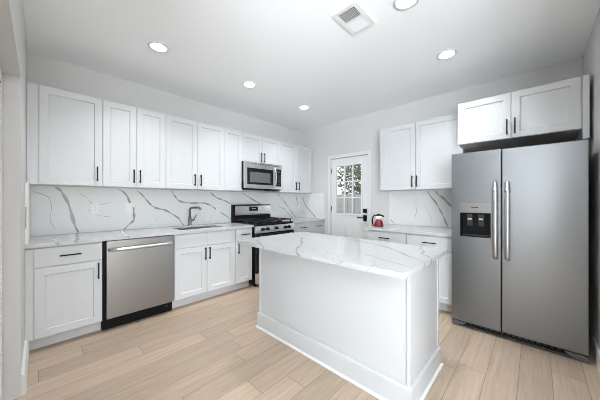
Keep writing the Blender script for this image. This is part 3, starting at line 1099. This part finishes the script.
b = MB().box(qx0 + 0.02, qx1 - 0.02, -fd - 0.0005, -0.77, qz0 + 0.0145, qz0 + 0.02)
obj('drip_tray', b, M['dkgrey'], dp)
# long bar handles
for d, x in ((ld, 3.316 - (-(FY0 + FY1) / 2)), (rd, 3.401 - (-(FY0 + FY1) / 2))):
    b = MB().tube([(x, -fd, 0.725), (x, -fd - 0.032, 0.735), (x, -fd - 0.048, 0.775), (x, -fd - 0.052, 0.85), (x, -fd - 0.054, 1.07), (x, -fd - 0.052, 1.29), (x, -fd - 0.048, 1.365), (x, -fd - 0.032, 1.405), (x, -fd, 1.415)],
                  [0.014, 0.017, 0.0185, 0.019, 0.019, 0.019, 0.0185, 0.017, 0.014], 16)
    b.lathe([(0.0205, 0.0), (0.0205, 0.03)], (x, -fd - 0.048, 1.325), 14)
    obj('door_handle', b, M['steel_h'], d)
# toe grille with steel corner feet
b = MB()
b.box(-hw + 0.01, hw - 0.01, -0.770, -0.752, 0.016, 0.062)
for k in range(18):
    x = -hw + 0.10 + k * 0.04
    b.box(x, x + 0.028, -0.773, -0.770, 0.030, 0.044, mi=1)
obj('toe_grille', b, [M['black'], M['dkgrey']], t)
for sx in (-1, 1):
    b = MB().prism([(sx * hw, 0.003), (sx * hw, 0.050), (sx * (hw - 0.13), 0.050), (sx * (hw - 0.075), 0.003)], 'y', -0.805, -0.753, bev=0.003)
    obj('foot_cover', b, M['greyfoot'], t)
b = MB().box(-hw + 0.06, hw - 0.06, -0.805, -0.773, 0.008, 0.022, bev=0.003)
obj('kick_rail', b, M['dkgrey'], t)

# ------------------------------------------------------------------ kettle
t = thing('kettle', 'small red kettle with black handle on the counter near the entry door', 'kettle', (-0.50, -1.985, ECT + 0.0005), -0.75)
b = MB().lathe([(0.0001, 0.0), (0.060, 0.0), (0.064, 0.010), (0.062, 0.035), (0.050, 0.070), (0.036, 0.090), (0.030, 0.097)], seg=32)
obj('body', b, M['red'], t)
b = MB().lathe([(0.030, 0.0975), (0.036, 0.110), (0.042, 0.130), (0.043, 0.148), (0.0001, 0.149)], seg=28)
obj('neck', b, M['white'], t)  # neck coloured white to stand in for a bright glint
b = MB().lathe([(0.044, 0.1495), (0.044, 0.160), (0.030, 0.168), (0.008, 0.170), (0.008, 0.178), (0.0001, 0.179)], seg=24)
obj('lid', b, M['black'], t)
b = MB().tube([(0.036, 0, 0.142), (0.056, 0, 0.150), (0.070, 0, 0.136)], [0.016, 0.012, 0.008], 10)
obj('spout', b, M['black'], t)
b = MB().tube([(-0.030, 0, 0.156), (-0.060, 0, 0.158), (-0.084, 0, 0.135), (-0.092, 0, 0.085), (-0.090, 0, 0.040), (-0.082, 0, 0.012), (-0.060, 0, 0.012)], [0.008, 0.008, 0.009, 0.009, 0.009, 0.008, 0.006], 10)
obj('handle', b, M['black'], t)

# ------------------------------------------------------------------ outlets and switches
def plate(name, label, cat, loc, rz, switch=False, wdt=0.075, hgt=0.118):
    t = thing(name, label, cat, loc, rz, None if switch else 'power outlets on the backsplash')
    b = MB().box(-wdt / 2, wdt / 2, -0.006, 0, -hgt / 2, hgt / 2, bev=0.002)
    obj('cover_plate', b, M['plate'], t)
    if switch:
        b = MB().box(-0.017, 0.017, -0.010, -0.006, -0.033, 0.033, bev=0.002)
        obj('rocker', b, M['white'], t)
    else:
        for z in (-0.022, 0.022):
            b = MB().box(-0.017, 0.017, -0.0085, -0.006, z - 0.014, z + 0.014, bev=0.002)
            for x in (-0.007, 0.005):
                b.box(x, x + 0.002, -0.0089, -0.0085, z - 0.005, z + 0.006, mi=1)
            obj('socket', b, [M['white'], M['dkgrey']], t)
    return t


plate('power_outlet', 'white power outlet on the backsplash above the left end of the dishwasher', 'outlet', (-3.362, -0.0212, 1.158), 0)
plate('light_switch', 'white switch plate on the backsplash interrupting a grey vein near the sink', 'switch', (-3.042, -0.0212, 1.160), 0, True)
plate('power_outlet', 'small white outlet on the backsplash between the faucet and the range', 'outlet', (-1.882, -0.0212, 1.12), 0)
plate('power_outlet', 'white outlet on the corner backsplash beside the entry door casing', 'outlet', (-0.0222, -0.50, 1.16), -PI / 2)

# ------------------------------------------------------------------ ceiling
def downlight(x, y, label):
    t = thing('ceiling_light', label, 'ceiling light', (x, y, H), 0, 'recessed ceiling lights')
    b = MB().lathe([(0.092, -0.0005), (0.090, -0.005), (0.074, -0.008), (0.068, -0.005), (0.068, -0.0005)], seg=36)
    obj('trim_ring', b, M['trim'], t)
    b = MB().lathe([(0.0001, -0.0042), (0.0675, -0.0042), (0.0675, -0.0006)], seg=36)
    obj('diffuser', b, M['lamp'], t)
    l = bpy.data.lights.new('downlight_lamp', 'AREA')
    l.shape = 'DISK'
    l.size = 0.15
    l.energy = LAMP_W
    l.spread = LAMP_SPREAD
    l.color = (0.91, 0.96, 1.0)
    lo = bpy.data.objects.new('downlight_lamp', l)
    lo.location = (x, y, H - 0.014)
    COL.objects.link(lo)


downlight(-3.008, -0.995, 'round recessed ceiling light nearest the left wall')
downlight(-1.975, -0.985, 'middle one of three recessed ceiling lights along the long wall')
downlight(-0.948, -0.97, 'recessed ceiling light nearest the room corner by the entry door')
downlight(-0.995, -2.94, 'round recessed ceiling light in front of the cabinet above the refrigerator')
downlight(-1.95, -2.90, 'recessed ceiling light cut by the top edge near the air vent')

t = thing('ceiling_vent', 'white two-way air vent set in the ceiling above the island', 'vent', (-2.05, -2.527, H))
b = MB()
vx, vy = 0.158, 0.106
for (a0, a1, c0, c1) in ((-vx, -0.126, -vy, vy), (0.126, vx, -vy, vy), (-0.126, 0.126, -vy, -0.072), (-0.126, 0.126, 0.072, vy), (-0.006, 0.006, -0.072, 0.072)):
    b.box(a0, a1, c0, c1, -0.010, -0.0005)
obj('frame', b, M['vent'], t)
b = MB().box(-0.126, 0.126, -0.072, 0.072, -0.0012, -0.0004)
obj('duct_shade', b, M['duct_shade'], t)  # thin dark sheet: the duct's inner shade put into its colour
for k in range(8):
    x = -0.118 + k * 0.0148
    b = MB().prism([(x - 0.003, -0.0095), (x - 0.0015, -0.0095), (x + 0.0015, -0.0015), (x + 0.0, -0.0015)], 'y', -0.072, 0.072)
    obj('slat', b, M['vent'], t)
for k in range(8):
    x = 0.012 + k * 0.0148
    b = MB().prism([(x + 0.0075, -0.0095), (x + 0.009, -0.0095), (x + 0.0005, -0.0015), (x - 0.001, -0.0015)], 'y', -0.072, 0.072)
    obj('slat', b, M['vent'], t)

# ------------------------------------------------------------------ outside the entry door
b = MB().box(0.15, 14, -8, 8, -0.25, -0.12)
struct('ground', b, M['ground'], 'yard ground outside the entry door', 'ground')
t = thing('yard_fence', 'grey board fence seen through the entry door glass', 'fence', (4.2, 0.2, -0.12))
b = MB()
for k in range(40):
    y = -3.0 + k * 0.15
    b.box(0.0, 0.02, y, y + 0.138, 0.05, 1.62)
obj('boards', b, M['fence'], t)
b = MB()
for z in (0.3, 1.35):
    b.box(0.021, 0.06, -3.0, 3.0, z, z + 0.09)
obj('rail', b, M['fence'], t)
for y in (-2.9, -0.9, 1.1, 2.9):
    b = MB().box(0.061, 0.15, y - 0.045, y + 0.045, 0.001, 1.70)
    obj('post', b, M['fence'], t)


def tree(label, x, y, h, r, seed):
    rnd = random.Random(seed)
    t = thing('garden_tree', label, 'tree', (x, y, -0.12), 0, None)
    b = MB().tube([(0, 0, 0.0), (0.03, 0.02, h * 0.3), (-0.02, 0.04, h * 0.6), (0, 0, h * 0.85)], [0.09, 0.075, 0.05, 0.02], 8)
    for k in range(7):
        a = rnd.uniform(0, 2 * PI)
        z = h * rnd.uniform(0.3, 0.7)
        b.tube([(0, 0, z), (math.cos(a) * r * .5, math.sin(a) * r * .5, z + 0.3), (math.cos(a) * r * .85, math.sin(a) * r * .85, z + 0.7)], [0.03, 0.02, 0.006], 6)
    obj('trunk', b, M['bark'], t)
    b = MB()
    for k in range(4200):
        while True:
            p = Vector((rnd.uniform(-1, 1), rnd.uniform(-1, 1), rnd.uniform(-1, 1)))
            if 0.25 < p.length < 1:
                break
        c = Vector((p.x * r, p.y * r, h * 0.62 + p.z * h * 0.38))
        u = Vector((rnd.gauss(0, 1), rnd.gauss(0, 1), rnd.gauss(0, 1))).normalized()
        v = u.orthogonal().normalized()
        s = rnd.uniform(0.06, 0.13)
        b.poly([c - u * s, c + v * s * .5, c + u * s, c - v * s * .5])
    o = obj('foliage', b, M['leaf'], t, fix=False)


tree('leafy green tree beyond the fence outside the entry door', 6.2, 1.7, 4.4, 1.5, 3)
tree('green tree nearer the fence at the right of the door glass', 6.4, -2.0, 4.0, 1.2, 5)
